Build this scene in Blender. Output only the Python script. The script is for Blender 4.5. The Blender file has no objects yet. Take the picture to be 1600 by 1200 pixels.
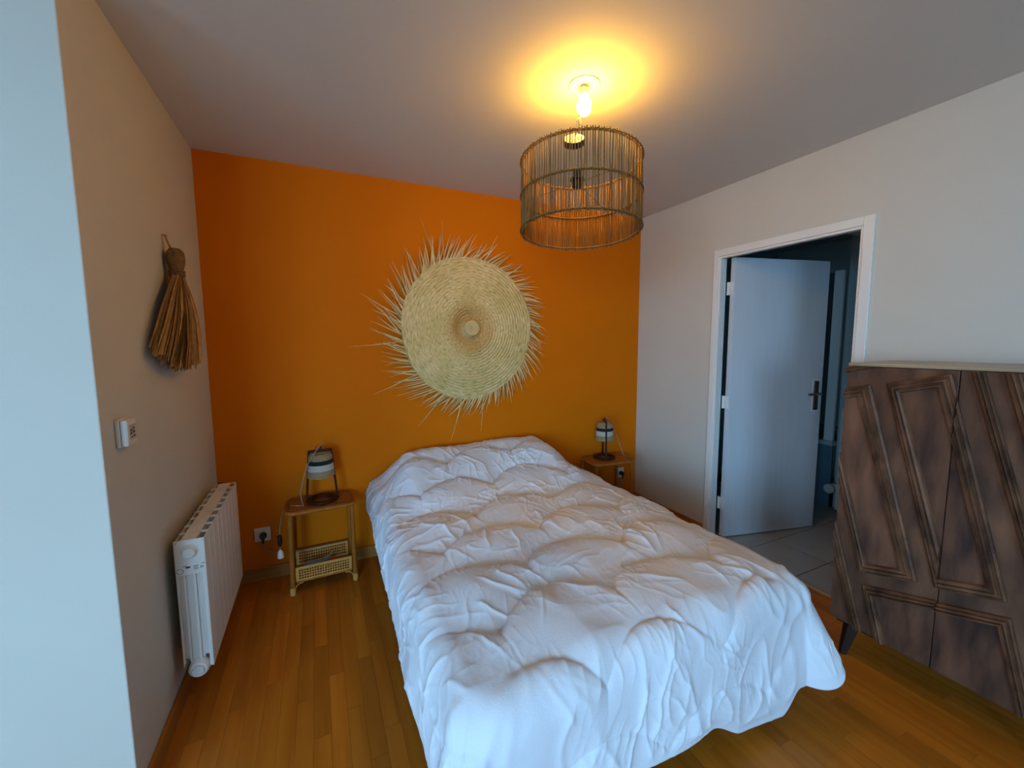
import bpy, bmesh, math, random
import numpy as np
from mathutils import Vector, Matrix

PI = math.pi
rnd = random.Random(7)
scene = bpy.context.scene
C = scene.collection

# ------------------------------------------------------------------ camera
XL, XR, YB, H = -0.565, 2.5723, 2.8509, 2.5
F_PX, YAW, PITCH, ROLL, CAM_Z = 645.55, 0.4386, 0.0995, -0.0057, 1.4477
cam_d = bpy.data.cameras.new('camera')
cam_d.sensor_width = 36.0
cam_d.lens = F_PX / 1600 * 36.0
cam_d.clip_start = 0.02
cam = bpy.data.objects.new('camera', cam_d)
C.objects.link(cam)
_f = Vector((math.sin(YAW) * math.cos(PITCH), math.cos(YAW) * math.cos(PITCH), -math.sin(PITCH)))
_r = Vector((math.cos(YAW), -math.sin(YAW), 0))
_u = _r.cross(_f)
_r2 = _r * math.cos(ROLL) + _u * math.sin(ROLL)
_u2 = _u * math.cos(ROLL) - _r * math.sin(ROLL)
m = Matrix.Identity(4)
for i in range(3):
    m[i][0], m[i][1], m[i][2] = _r2[i], _u2[i], -_f[i]
m.translation = (0, 0, CAM_Z)
cam.matrix_world = m
scene.camera = cam

# ------------------------------------------------------------------ sky, daylight, exposure
WIN = (-2.90, -1.12, 0.45, 2.36)          # window opening in the rear wall: x0, x1, z0, z1
WIN2 = (-3.10, -1.25, 0.45, 2.36)         # window opening in the far left wall: y0, y1, z0, z1
YR = -3.60                                # inner face of the rear wall
XFL = -3.6                                # far left wall beyond the corner
SKY_STRENGTH = 12.4
BULB_STRENGTH = 190.0
world = bpy.data.worlds.new('sky')
scene.world = world
world.use_nodes = True
bg = world.node_tree.nodes['Background']
bg.inputs[0].default_value = (0.33, 0.655, 1.0, 1)
bg.inputs[1].default_value = SKY_STRENGTH
for nm, w_, h_, loc, rot in (
        ('window_daylight', WIN[1] - WIN[0], WIN[3] - WIN[2], ((WIN[0] + WIN[1]) / 2, YR - 0.12, (WIN[2] + WIN[3]) / 2), (PI / 2, 0, 0)),
        ('window_daylight_side', WIN2[1] - WIN2[0], WIN2[3] - WIN2[2], (XFL - 0.12, (WIN2[0] + WIN2[1]) / 2, (WIN2[2] + WIN2[3]) / 2), (PI / 2, 0, -PI / 2))):
    pd = bpy.data.lights.new(nm, 'AREA')
    pd.shape = 'RECTANGLE'
    pd.size, pd.size_y = w_, h_
    pd.cycles.is_portal = True             # only guides sampling of the sky through the opening
    po = bpy.data.objects.new(nm, pd)
    po.location = loc
    po.rotation_euler = rot
    C.objects.link(po)
vs = scene.view_settings
vs.view_transform = 'Standard'
vs.look = 'None'
vs.gamma = 1.0
vs.use_curve_mapping = False
vs.exposure = 0.97

# ------------------------------------------------------------------ materials
MATS = {}


def mat(name, col, rough=0.6, var=0.0, vscale=8.0, stretch=(1, 1, 1), bump=0.0, bscale=60.0, metal=0.0,
        col2=None, coord='Object', spec=None, per_piece=0.0, detail=4.0, emit=None):
    if name in MATS:
        return MATS[name]
    M = bpy.data.materials.new(name)
    M.use_nodes = True
    nt = M.node_tree
    N, L = nt.nodes, nt.links
    b = N['Principled BSDF']
    b.inputs['Roughness'].default_value = rough
    b.inputs['Metallic'].default_value = metal
    if spec is not None:
        b.inputs['Specular IOR Level'].default_value = spec
    tc = N.new('ShaderNodeTexCoord')
    mp = N.new('ShaderNodeMapping')
    mp.inputs['Scale'].default_value = stretch
    L.new(tc.outputs[coord], mp.inputs['Vector'])
    vec = mp.outputs['Vector']
    c1 = (*col, 1)
    if col2 is None:
        k = 1 - var
        col2 = tuple(c * k for c in col)
    nz = N.new('ShaderNodeTexNoise')
    nz.inputs['Scale'].default_value = vscale
    nz.inputs['Detail'].default_value = detail
    L.new(vec, nz.inputs['Vector'])
    rp = N.new('ShaderNodeValToRGB')
    rp.color_ramp.elements[0].position = 0.3
    rp.color_ramp.elements[0].color = (*col2, 1)
    rp.color_ramp.elements[1].position = 0.7
    rp.color_ramp.elements[1].color = c1
    L.new(nz.outputs['Fac'], rp.inputs['Fac'])
    out = rp.outputs['Color']
    if per_piece:
        oi = N.new('ShaderNodeObjectInfo')
        ge = N.new('ShaderNodeNewGeometry')
        ad = N.new('ShaderNodeMath'); ad.operation = 'ADD'
        fr = N.new('ShaderNodeMath'); fr.operation = 'FRACT'
        L.new(oi.outputs['Random'], ad.inputs[0])
        L.new(ge.outputs['Random Per Island'], ad.inputs[1])
        L.new(ad.outputs[0], fr.inputs[0])
        mr = N.new('ShaderNodeMapRange')
        mr.inputs['To Min'].default_value = 1 - per_piece
        mr.inputs['To Max'].default_value = 1 + per_piece * 0.55
        L.new(fr.outputs[0], mr.inputs['Value'])
        hs = N.new('ShaderNodeHueSaturation')
        L.new(mr.outputs[0], hs.inputs['Value'])
        L.new(out, hs.inputs['Color'])
        # shift the grain per piece
        va = N.new('ShaderNodeVectorMath'); va.operation = 'ADD'
        cb = N.new('ShaderNodeCombineXYZ')
        mu = N.new('ShaderNodeMath'); mu.operation = 'MULTIPLY'; mu.inputs[1].default_value = 37.0
        L.new(fr.outputs[0], mu.inputs[0])
        L.new(mu.outputs[0], cb.inputs[0]); L.new(mu.outputs[0], cb.inputs[2])
        L.new(vec, va.inputs[0]); L.new(cb.outputs[0], va.inputs[1])
        L.new(va.outputs[0], nz.inputs['Vector'])
        out = hs.outputs['Color']
    L.new(out, b.inputs['Base Color'])
    if bump:
        n2 = N.new('ShaderNodeTexNoise')
        n2.inputs['Scale'].default_value = bscale
        n2.inputs['Detail'].default_value = 3
        L.new(vec, n2.inputs['Vector'])
        bp = N.new('ShaderNodeBump')
        bp.inputs['Strength'].default_value = bump
        bp.inputs['Distance'].default_value = 0.01
        L.new(n2.outputs['Fac'], bp.inputs['Height'])
        L.new(bp.outputs['Normal'], b.inputs['Normal'])
    if emit:
        b.inputs['Emission Color'].default_value = (*emit[0], 1)
        b.inputs['Emission Strength'].default_value = emit[1]
    MATS[name] = M
    return M


WALL = mat('painted_wall_cream', (0.58, 0.545, 0.48), 0.75, var=0.03, vscale=3, bump=0.04, bscale=220)
CEIL = mat('painted_ceiling_white', (0.70, 0.69, 0.675), 0.8, var=0.02, vscale=2, bump=0.03, bscale=200)
ORANGE = mat('painted_wall_orange', (0.64, 0.158, 0.003), 0.62, spec=0.05, var=0.04, vscale=2.5, bump=0.03, bscale=220)
BWALL = mat('bathroom_wall_teal', (0.46, 0.56, 0.58), 0.5, var=0.05, vscale=4)
WOODFLOOR = mat('oak_plank', (0.56, 0.175, 0.015), 0.34, col2=(0.42, 0.112, 0.008), vscale=22, stretch=(1, 0.06, 1),
                per_piece=0.24, bump=0.02, bscale=90, spec=0.22)
UNDERFLOOR = mat('subfloor_dark', (0.07, 0.035, 0.015), 0.8, var=0.2)
BASEB = mat('baseboard_oak', (0.44, 0.15, 0.022), 0.5, spec=0.12, var=0.3, vscale=14, stretch=(0.15, 0.15, 2))
BASEB2 = mat('baseboard_pale_oak', (0.42, 0.18, 0.04), 0.5, spec=0.12, var=0.25, vscale=14, stretch=(0.15, 0.15, 2))
TILE = mat('grey_floor_tile', (0.40, 0.42, 0.43), 0.32, var=0.12, vscale=5, per_piece=0.06)
GROUT = mat('tile_grout', (0.035, 0.038, 0.04), 0.9, var=0.1)
PAINTW = mat('white_gloss_paint', (0.74, 0.73, 0.70), 0.4, var=0.03, vscale=3)
DOORW = mat('white_door_paint', (0.62, 0.65, 0.70), 0.45, var=0.06, vscale=40, stretch=(1, 1, 0.05), bump=0.02, bscale=120)
RADW = mat('white_enamel', (0.80, 0.78, 0.74), 0.35, var=0.03, vscale=6)
METAL = mat('brushed_metal', (0.45, 0.44, 0.42), 0.3, var=0.1, metal=1.0)
DARKMETAL = mat('dark_handle_metal', (0.10, 0.10, 0.10), 0.35, var=0.2, metal=0.7)
DUVET = mat('white_cotton', (0.71, 0.73, 0.79), 0.9, var=0.03, vscale=9, bump=0.08, bscale=160, spec=0.15)
MATT = mat('mattress_ticking', (0.55, 0.53, 0.5), 0.9, var=0.1)
DARKW = mat('dark_bed_base', (0.030, 0.019, 0.013), 0.7, spec=0.1, var=0.2)
RATTAN = mat('rattan_cane', (0.44, 0.145, 0.020), 0.45, spec=0.15, var=0.3, vscale=30, stretch=(1, 1, 0.3))
RATTANTOP = mat('rattan_top_panel', (0.38, 0.125, 0.016), 0.42, spec=0.2, var=0.3, vscale=40, stretch=(0.1, 1, 1))
RATTANTRIM = mat('rattan_dark_binding', (0.23, 0.075, 0.02), 0.5, var=0.2, vscale=40)
CANE = mat('cane_webbing', (0.72, 0.37, 0.09), 0.55, spec=0.2, var=0.25, vscale=120)
LAMPW = mat('dark_lamp_wood', (0.045, 0.014, 0.007), 0.5, spec=0.15, var=0.3, vscale=30)
ROPE_N = mat('natural_rope', (0.44, 0.31, 0.155), 0.9, var=0.35, vscale=160, bump=0.5, bscale=260)
ROPE_K = mat('black_rope', (0.012, 0.012, 0.014), 0.85, var=0.2, vscale=160, bump=0.4, bscale=260)
ROPE_W = mat('white_rope', (0.62, 0.58, 0.50), 0.9, var=0.25, vscale=160, bump=0.5, bscale=260)
CORD = mat('grey_cord', (0.30, 0.27, 0.22), 0.6, var=0.2)
BLACKP = mat('black_plastic', (0.012, 0.012, 0.013), 0.4, var=0.2)
WHITEP = mat('white_plastic', (0.72, 0.71, 0.67), 0.4, var=0.03)
STRAW = bpy.data.materials.new('woven_palm')
STRAW.use_nodes = True


def straw_nodes(nt):
    N, L = nt.nodes, nt.links
    b = N['Principled BSDF']
    b.inputs['Roughness'].default_value = 0.8
    tc = N.new('ShaderNodeTexCoord')
    sx = N.new('ShaderNodeSeparateXYZ'); L.new(tc.outputs['Object'], sx.inputs[0])

    def M(op, a, c=None):
        n = N.new('ShaderNodeMath'); n.operation = op
        for i_, v in enumerate((a, c)):
            if v is None:
                continue
            if isinstance(v, (int, float)):
                n.inputs[i_].default_value = v
            else:
                L.new(v, n.inputs[i_])
        return n.outputs[0]
    x_, z_ = sx.outputs[0], sx.outputs[2]
    r = M('SQRT', M('ADD', M('MULTIPLY', x_, x_), M('MULTIPLY', z_, z_)))
    an = M('ARCTAN2', z_, x_)
    coil = M('ADD', M('MULTIPLY', r, 46.5), M('MULTIPLY', an, 0.159))
    cb = N.new('ShaderNodeCombineXYZ')
    L.new(M('MULTIPLY', r, 150.0), cb.inputs[0]); L.new(M('MULTIPLY', an, 9.0), cb.inputs[1])
    nz = N.new('ShaderNodeTexNoise'); nz.inputs['Scale'].default_value = 1.0; nz.inputs['Detail'].default_value = 3
    L.new(cb.outputs[0], nz.inputs['Vector'])
    rp = N.new('ShaderNodeValToRGB')
    e = rp.color_ramp.elements
    e[0].position = 0.30; e[0].color = (0.34, 0.235, 0.085, 1)
    e[1].position = 0.62; e[1].color = (0.80, 0.61, 0.29, 1)
    m_ = e.new(0.43); m_.color = (0.62, 0.455, 0.195, 1)
    L.new(nz.outputs['Fac'], rp.inputs['Fac'])
    # blotches of greener and browner palm
    n2 = N.new('ShaderNodeTexNoise'); n2.inputs['Scale'].default_value = 6.0
    L.new(tc.outputs['Object'], n2.inputs['Vector'])
    r2 = N.new('ShaderNodeValToRGB')
    r2.color_ramp.elements[0].position = 0.35; r2.color_ramp.elements[0].color = (0.86, 0.86, 0.72, 1)
    r2.color_ramp.elements[1].position = 0.6; r2.color_ramp.elements[1].color = (1, 1, 1, 1)
    L.new(n2.outputs['Fac'], r2.inputs['Fac'])
    mx = N.new('ShaderNodeMixRGB'); mx.blend_type = 'MULTIPLY'; mx.inputs[0].default_value = 1
    L.new(rp.outputs[0], mx.inputs[1]); L.new(r2.outputs[0], mx.inputs[2])
    # tan dyed rings round the hub
    r3 = N.new('ShaderNodeValToRGB')
    q = r3.color_ramp.elements
    q[0].position = 0.05; q[0].color = (1, 1, 1, 1)
    q[1].position = 0.21; q[1].color = (1, 1, 1, 1)
    for p_, c_ in ((0.065, (0.80, 0.62, 0.45, 1)), (0.11, (0.82, 0.66, 0.50, 1)), (0.15, (0.86, 0.72, 0.58, 1))):
        k_ = q.new(p_); k_.color = c_
    L.new(r, r3.inputs['Fac'])
    m3 = N.new('ShaderNodeMixRGB'); m3.blend_type = 'MULTIPLY'; m3.inputs[0].default_value = 1
    L.new(mx.outputs[0], m3.inputs[1]); L.new(r3.outputs[0], m3.inputs[2])
    L.new(m3.outputs[0], b.inputs['Base Color'])
    bp = N.new('ShaderNodeBump'); bp.inputs['Strength'].default_value = 0.9; bp.inputs['Distance'].default_value = 0.006
    hsum = M('ADD', M('MULTIPLY', M('ABSOLUTE', M('SINE', M('MULTIPLY', coil, PI))), 0.6), nz.outputs['Fac'])
    L.new(hsum, bp.inputs['Height'])
    L.new(bp.outputs[0], b.inputs['Normal'])


straw_nodes(STRAW.node_tree)
LEAF = mat('dry_palm_leaf', (0.74, 0.57, 0.27), 0.7, col2=(0.50, 0.34, 0.12), vscale=14, per_piece=0.3)
RAFFIA = mat('raffia_straw', (0.54, 0.29, 0.09), 0.75, col2=(0.30, 0.14, 0.04), vscale=30, per_piece=0.45)
RAFFIAK = mat('raffia_knot', (0.24, 0.125, 0.045), 0.8, col2=(0.12, 0.06, 0.02), vscale=60, bump=0.6, bscale=140)
STICK = mat('willow_stick', (0.37, 0.175, 0.048), 0.6, spec=0.15, col2=(0.20, 0.085, 0.02), vscale=30, stretch=(1, 1, 0.2), per_piece=0.4)
RINGM = mat('willow_ring', (0.30, 0.145, 0.042), 0.6, spec=0.15, var=0.4, vscale=60)
CABW = mat('carved_dark_wood', (0.19, 0.084, 0.045), 0.5, spec=0.22, col2=(0.040, 0.020, 0.015), vscale=9, stretch=(1, 1.2, 0.45),
           bump=0.12, bscale=60, detail=6)
CABM = mat('carved_moulding_wood', (0.205, 0.086, 0.042), 0.5, spec=0.22, col2=(0.045, 0.020, 0.012), vscale=16, stretch=(1, 1, 0.6),
           bump=0.15, bscale=90, detail=5)
CABP = mat('carved_panel_wood', (0.20, 0.086, 0.048), 0.5, spec=0.22, col2=(0.045, 0.023, 0.018), vscale=10, stretch=(1, 1.5, 0.4),
           bump=0.08, bscale=70, detail=6, per_piece=0.2)
CABT = mat('cabinet_top_wood', (0.36, 0.27, 0.17), 0.3, var=0.2, vscale=12, stretch=(1, 0.2, 1))
INK = mat('printed_ink', (0.04, 0.045, 0.05), 0.6, var=0.1)
INKG = mat('printed_ink_grey', (0.22, 0.24, 0.25), 0.6, var=0.1)
BULB = mat('lit_bulb_glass', (1, 0.9, 0.7), 0.3, emit=((1.0, 0.49, 0.04), BULB_STRENGTH))
BRASS = mat('lamp_holder_plastic', (0.70, 0.60, 0.42), 0.5, var=0.1)
PORC = mat('bath_enamel', (0.42, 0.50, 0.54), 0.25, var=0.03)
BPANEL = mat('bath_panel_blue_grey', (0.11, 0.20, 0.26), 0.4, var=0.1)

gm = bpy.data.materials.new('shower_glass')
gm.use_nodes = True
_n, _l = gm.node_tree.nodes, gm.node_tree.links
_n.remove(_n['Principled BSDF'])
_t = _n.new('ShaderNodeBsdfTransparent'); _t.inputs[0].default_value = (0.72, 0.80, 0.80, 1)
_g = _n.new('ShaderNodeBsdfGlossy'); _g.inputs['Roughness'].default_value = 0.08
_x = _n.new('ShaderNodeMixShader'); _x.inputs[0].default_value = 0.08
_l.new(_t.outputs[0], _x.inputs[1]); _l.new(_g.outputs[0], _x.inputs[2])
_l.new(_x.outputs[0], _n['Material Output'].inputs['Surface'])


# ------------------------------------------------------------------ mesh helpers
class MB:
    def __init__(s):
        s.v = []; s.f = []

    def add(s, vs, fs):
        o = len(s.v)
        s.v += [tuple(map(float, p)) for p in vs]
        s.f += [tuple(i + o for i in f) for f in fs]
        return s

    def box(s, x0, x1, y0, y1, z0, z1):
        vs = [(x, y, z) for z in (z0, z1) for y in (y0, y1) for x in (x0, x1)]
        return s.add(vs, [(0, 2, 3, 1), (4, 5, 7, 6), (0, 1, 5, 4), (2, 6, 7, 3), (0, 4, 6, 2), (1, 3, 7, 5)])

    def tube(s, pts, r, n=8, closed=False, cap=True):
        pts = [Vector(p) for p in pts]
        k = len(pts)
        rs = r if isinstance(r, (list, tuple)) else [r] * k
        vs, fs = [], []
        t0 = (pts[1] - pts[0]).normalized()
        a = Vector((0, 0, 1)) if abs(t0.z) < 0.9 else Vector((1, 0, 0))
        nrm = t0.cross(a).normalized()
        for i in range(k):
            if closed:
                t = pts[(i + 1) % k] - pts[i - 1]
            else:
                t = pts[min(i + 1, k - 1)] - pts[max(i - 1, 0)]
            t = t.normalized()
            nrm = (nrm - t * nrm.dot(t)).normalized()
            bi = t.cross(nrm)
            for j in range(n):
                an = 2 * PI * j / n
                vs.append(pts[i] + (nrm * math.cos(an) + bi * math.sin(an)) * rs[i])
        for i in range(k if closed else k - 1):
            for j in range(n):
                a0 = i * n + j; a1 = i * n + (j + 1) % n
                b0 = ((i + 1) % k) * n + j; b1 = ((i + 1) % k) * n + (j + 1) % n
                fs.append((a0, a1, b1, b0))
        if cap and not closed:
            fs.append(tuple(reversed(range(n))))
            fs.append(tuple(range((k - 1) * n, k * n)))
        return s.add(vs, fs)

    def lathe(s, prof, n=32, origin=(0, 0, 0), axis=None, cap0=True, cap1=True):
        """prof: list of (r, h); axis: Matrix 3x3 whose third column is the axis."""
        o = Vector(origin)
        A = axis if axis else Matrix.Identity(3)
        vs, fs = [], []
        for r, h in prof:
            for j in range(n):
                an = 2 * PI * j / n
                vs.append(o + A @ Vector((r * math.cos(an), r * math.sin(an), h)))
        k = len(prof)
        for i in range(k - 1):
            for j in range(n):
                fs.append((i * n + j, i * n + (j + 1) % n, (i + 1) * n + (j + 1) % n, (i + 1) * n + j))
        if cap0:
            fs.append(tuple(reversed(range(n))))
        if cap1:
            fs.append(tuple(range((k - 1) * n, k * n)))
        return s.add(vs, fs)

    def prism(s, poly, z0, z1, to3):
        """poly list of 2D; to3(a,b,h)->3D"""
        k = len(poly)
        vs = [to3(a, b, z0) for a, b in poly] + [to3(a, b, z1) for a, b in poly]
        fs = [tuple(reversed(range(k))), tuple(range(k, 2 * k))]
        fs += [(i, (i + 1) % k, k + (i + 1) % k, k + i) for i in range(k)]
        return s.add(vs, fs)

    def mesh(s, name, material, smooth=False, bevel=0.0, bseg=2):
        me = bpy.data.meshes.new(name)
        me.from_pydata(s.v, [], s.f)
        bm = bmesh.new(); bm.from_mesh(me)
        bmesh.ops.recalc_face_normals(bm, faces=bm.faces)
        if bevel:
            es = [e for e in bm.edges if len(e.link_faces) == 2 and e.calc_face_angle(0) > 0.5]
            bmesh.ops.bevel(bm, geom=es, offset=bevel, segments=bseg, affect='EDGES', profile=0.5, clamp_overlap=True)
        bm.to_mesh(me); bm.free()
        me.materials.append(material)
        if smooth:
            for p in me.polygons:
                p.use_smooth = True
            if smooth != 'all':
                me.set_sharp_from_angle(angle=0.7)
        me.update()
        return me


def link(name, data, parent=None, loc=None, rot=None):
    o = bpy.data.objects.new(name, data)
    C.objects.link(o)
    if parent:
        o.parent = parent
    if loc:
        o.location = loc
    if rot:
        o.rotation_euler = rot
    return o


def build(name, mb, material, parent=None, smooth=False, bevel=0.0, bseg=2, loc=None, rot=None):
    return link(name, mb.mesh(name, material, smooth, bevel, bseg), parent, loc, rot)


def tag(o, label, cat, group=None):
    o['label'] = label; o['category'] = cat
    if group:
        o['group'] = group
    return o


def thing(name, label, cat, loc=(0, 0, 0), rz=0.0, group=None):
    o = link(name, None, None, loc, (0, 0, rz))
    o.empty_display_size = 0.05
    return tag(o, label, cat, group)


def struct(name, mb, material, parent=None, label=None, **k):
    o = build(name, mb, material, parent, **k)
    if not parent:
        o['kind'] = 'structure'
    if label:
        o['label'] = label
    return o


def copy_tree(o, parent=None):
    c = o.copy(); C.objects.link(c)
    if parent:
        c.parent = parent
    for ch in list(o.children):
        copy_tree(ch, c)
    return c


# ------------------------------------------------------------------ room shell
T = 0.20
struct('ceiling', MB().box(XFL - T, XR + 0.1, YR - T, YB + T, H, H + 0.12), CEIL, label='plain white painted ceiling')
struct('wall_back', MB().box(XL, XR, YB, YB + T, -0.05, H), ORANGE, label='bright orange painted wall behind the bed')
struct('wall_left', MB().box(XFL, XL, 1.535, YB + T, 0.0, H), WALL, bevel=0.004, label='cream painted wall with an outer corner by the radiator')
w = MB()
w.box(XFL - T, XFL, YR - T, WIN2[0], 0, H)
w.box(XFL - T, XFL, WIN2[1], 1.535, 0, H)
w.box(XFL - T, XFL, WIN2[0], WIN2[1], 0, WIN2[2])
w.box(XFL - T, XFL, WIN2[0], WIN2[1], WIN2[3], H)
struct('wall_far_left', w, WALL)
w = MB()
w.box(XFL, WIN[0], YR - T, YR, 0, H)
w.box(WIN[1], XR, YR - T, YR, 0, H)
w.box(WIN[0], WIN[1], YR - T, YR, WIN[3], H)
w.box(WIN[0], WIN[1], YR - T, YR, 0, WIN[2])
struct('wall_rear', w, WALL)
for k_, (a0, a1, z0, z1) in enumerate((WIN, WIN2)):
    wr = link('window_%d' % (k_ + 1), None); wr['kind'] = 'structure'
    t = 0.06
    am = (a0 + a1) / 2
    for b0, b1, c0, c1 in ((a0, a1, z0, z0 + t), (a0, a1, z1 - t, z1), (a0, a0 + t, z0 + t, z1 - t), (a1 - t, a1, z0 + t, z1 - t), (am - t / 2, am + t / 2, z0 + t, z1 - t)):
        if k_ == 0:
            build('window_frame', MB().box(b0, b1, YR - 0.16, YR - 0.10, c0, c1), PAINTW, wr)
        else:
            build('window_frame', MB().box(XFL - 0.16, XFL - 0.10, b0, b1, c0, c1), PAINTW, wr)
OUT = mat('terrace_paving', (0.45, 0.44, 0.42), 0.9, var=0.15, vscale=3)
struct('ground_outside', MB().box(-18, 14, -22, YR - T - 0.01, -0.25, -0.05).box(-18, XFL - T - 0.01, YR - T - 0.01, 12, -0.25, -0.05), OUT)

# right wall with the doorway to the bathroom
DY0, DY1, DZ = 1.207, 2.060, 2.040            # clear opening
WT = 0.07
w = MB()
w.box(XR, XR + WT, DY1, YB + T, -0.05, H)
w.box(XR, XR + WT, YR - T, DY0, -0.05, H)
w.box(XR, XR + WT, DY0, DY1, DZ, H)
struct('wall_right', w, WALL, label='cream painted wall with the doorway')

# door frame and leaf
d = link('door_1', None); d['kind'] = 'structure'
d['label'] = 'white flush door standing open into the tiled bathroom'
fr = MB()
A0, A1, AZ = 1.163, 2.096, 2.082              # outer architrave
for y0, y1 in ((A0, DY0 + 0.004), (DY1 - 0.004, A1)):
    fr.box(XR - 0.012, XR + WT + 0.004, y0, y1, 0, AZ)
fr.box(XR - 0.012, XR + WT + 0.004, DY0 + 0.004, DY1 - 0.004, DZ - 0.004, AZ)
build('door_frame', fr, PAINTW, d, bevel=0.003)
st = MB()                                     # rebate strip inside the frame
st.box(XR - 0.004, XR + 0.035, DY1 - 0.018, DY1 - 0.004, 0, DZ - 0.004)
st.box(XR - 0.004, XR + 0.035, DY0 + 0.004, DY0 + 0.018, 0, DZ - 0.004)
st.box(XR - 0.004, XR + 0.035, DY0 + 0.018, DY1 - 0.018, DZ - 0.018, DZ - 0.004)
build('door_stop', st, PAINTW, d, bevel=0.002)
HX, HY = 2.652, 1.995
lf = link('leaf_pivot', None)
ang = math.atan2(-0.178, 0.788)
LM = Matrix.Translation((HX, HY, 0)) @ Matrix.Rotation(ang, 4, 'Z')
bpy.data.objects.remove(lf)


def in_leaf(o):
    o.parent = d
    o.matrix_local = LM
    return o


in_leaf(build('door_leaf', MB().box(0, 0.81, -0.0, 0.04, 0.008, 2.030), DOORW, None, bevel=0.002))
hp = MB().box(0.732, 0.770, -0.012, -0.001, 0.93, 1.15)
plate = in_leaf(build('handle_plate', hp, DARKMETAL, None, bevel=0.004))
hb = MB().tube([(0.751, -0.010, 1.055), (0.751, -0.050, 1.055), (0.755, -0.058, 1.055), (0.668, -0.058, 1.052)][:2], 0.009, 10)
hb.tube([(0.751, -0.048, 1.055), (0.684, -0.052, 1.055), (0.639, -0.048, 1.053)], [0.009, 0.008, 0.009], 10)
lv = build('lever', hb, METAL, plate, smooth=True)
backp = in_leaf(build('white_back_plate', MB().box(0.722, 0.780, -0.003, 0.0, 0.915, 1.165), PAINTW, None))
for z in (0.255, 1.01, 1.82):
    hg = MB().box(-0.004, 0.0, 0.012, 0.066, z - 0.045, z + 0.045)
    hg.tube([(-0.008, 0.052, z - 0.045), (-0.008, 0.052, z + 0.045)], 0.007, 10)
    in_leaf(build('hinge', hg, PAINTW, None))
struct('trim_1', MB().box(XR - 0.005, XR + 0.03, DY0, DY1, -0.012, 0.004), mat('threshold_bar', (0.42, 0.34, 0.22), 0.35, var=0.1), bevel=0.003,
       label='narrow threshold bar between oak floor and bathroom tiles')

# baseboards
BH = 0.08
struct('baseboard_back', MB().box(XL + 0.013, XR - 0.013, YB - 0.013, YB, 0, BH), BASEB2, bevel=0.003)
struct('baseboard_left', MB().box(XL, XL + 0.013, 1.535, YB, 0, BH), BASEB, bevel=0.003)
b = MB().box(XR - 0.013, XR, A1, YB, 0, BH)
b.box(XR - 0.013, XR, YR, A0, 0, BH)
struct('baseboard_right', b, BASEB, bevel=0.003)

# oak strip floor
fl = struct('floor', MB().box(XFL, XR, YR, YB, -0.05, -0.012), UNDERFLOOR, label='warm oak strip parquet running towards the orange wall')
PW, PL = 0.0606, 0.51
GAP = 0.0007
me_cache = {}
rest = MB()


def shown(x, y0, y1):
    yc = (y0 + y1) / 2
    if x < 0.34:
        return x > XL and y1 > 0.95 and y0 < YB
    if x > 1.62:
        return y1 > 0.25 and x < 2.56
    return yc < 0.98 and y1 > 0.5 and x > 0.7


ncol = 0
x = XL
cols = []
while x < XR - 0.01:
    cols.append((x, min(x + PW, XR))); x += PW
x = XL
while x > XFL + 0.01:
    cols.append((max(x - PW, XFL), x)); x -= PW
for i, (xa, xb) in enumerate(cols):
    ymax = YB if xa > XL - 0.01 else 1.535
    off = (0.0, 0.26, 0.09, 0.36, 0.17, 0.43)[i % 6] + rnd.uniform(-0.03, 0.03)
    y = YR - 0.51 + off
    while y < ymax - 0.005:
        ya, yb = max(y, YR), min(y + PL, ymax)
        y += PL
        if yb - ya < 0.01:
            continue
        if shown((xa + xb) / 2, ya, yb):
            ln, wd = round(yb - ya, 3), round(xb - xa, 4)
            key = (ln, wd)
            if key not in me_cache:
                me_cache[key] = MB().box(GAP / 2, wd - GAP / 2, GAP / 2, ln - GAP / 2, -0.012, 0).mesh('plank', WOODFLOOR)
            link('plank', me_cache[key], fl, (xa, ya, 0))
            ncol += 1
        else:
            rest.box(xa + GAP / 2, xb - GAP / 2, ya + GAP / 2, yb - GAP / 2, -0.012, 0)
o = build('plank_field', rest, WOODFLOOR, fl)
o['kind'] = 'stuff'
print('planks', ncol)

# ------------------------------------------------------------------ bathroom
BX0 = XR + WT
BXF = 4.75
BY0, BY1 = 0.6, 3.05
struct('ceiling_bathroom', MB().box(BX0, BXF + 0.1, BY0 - 0.1, BY1 + 0.1, 2.44, 2.56), BWALL)
struct('wall_bathroom_far', MB().box(BXF, BXF + 0.1, BY0 - 0.1, BY1 + 0.1, -0.05, 2.44), BWALL)
struct('wall_bathroom_side', MB().box(BX0, BXF, BY1, BY1 + 0.1, -0.05, 2.44), BWALL)
struct('wall_bathroom_near', MB().box(BX0, BXF, BY0 - 0.1, BY0, -0.05, 2.44), BWALL)
pier = struct('wall_bathroom_pier', MB().box(4.02, BXF, BY0, 1.975, -0.05, 2.44), BWALL, label='grey blue wall pier beside the shower')
struct('trim_2', MB().box(3.45, 4.02, BY0, 1.72, 2.20, 2.44), mat('soffit_paint', (0.60, 0.60, 0.58), 0.7, var=0.03), label='pale boxed soffit under the bathroom ceiling')
bf = struct('floor_bathroom', MB().box(XR + 0.03, BXF, BY0, BY1, -0.05, -0.004), GROUT, label='grey square ceramic tiles beyond the doorway')
TP = 0.354
tm = MB().box(0.0035, TP - 0.0035, 0.0035, TP - 0.0035, -0.012, 0).mesh('tile', TILE)
for ix in range(6):
    for iy in range(7):
        x0 = 2.606 + ix * TP
        y0 = 1.452 - 2 * TP + iy * TP
        if ix >= 4:
            continue
        if y0 + TP > BY1 or x0 + TP > BXF or (x0 + TP > 4.03 and y0 < 1.975):
            continue
        link('tile', tm, bf, (x0, y0, 0))
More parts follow.
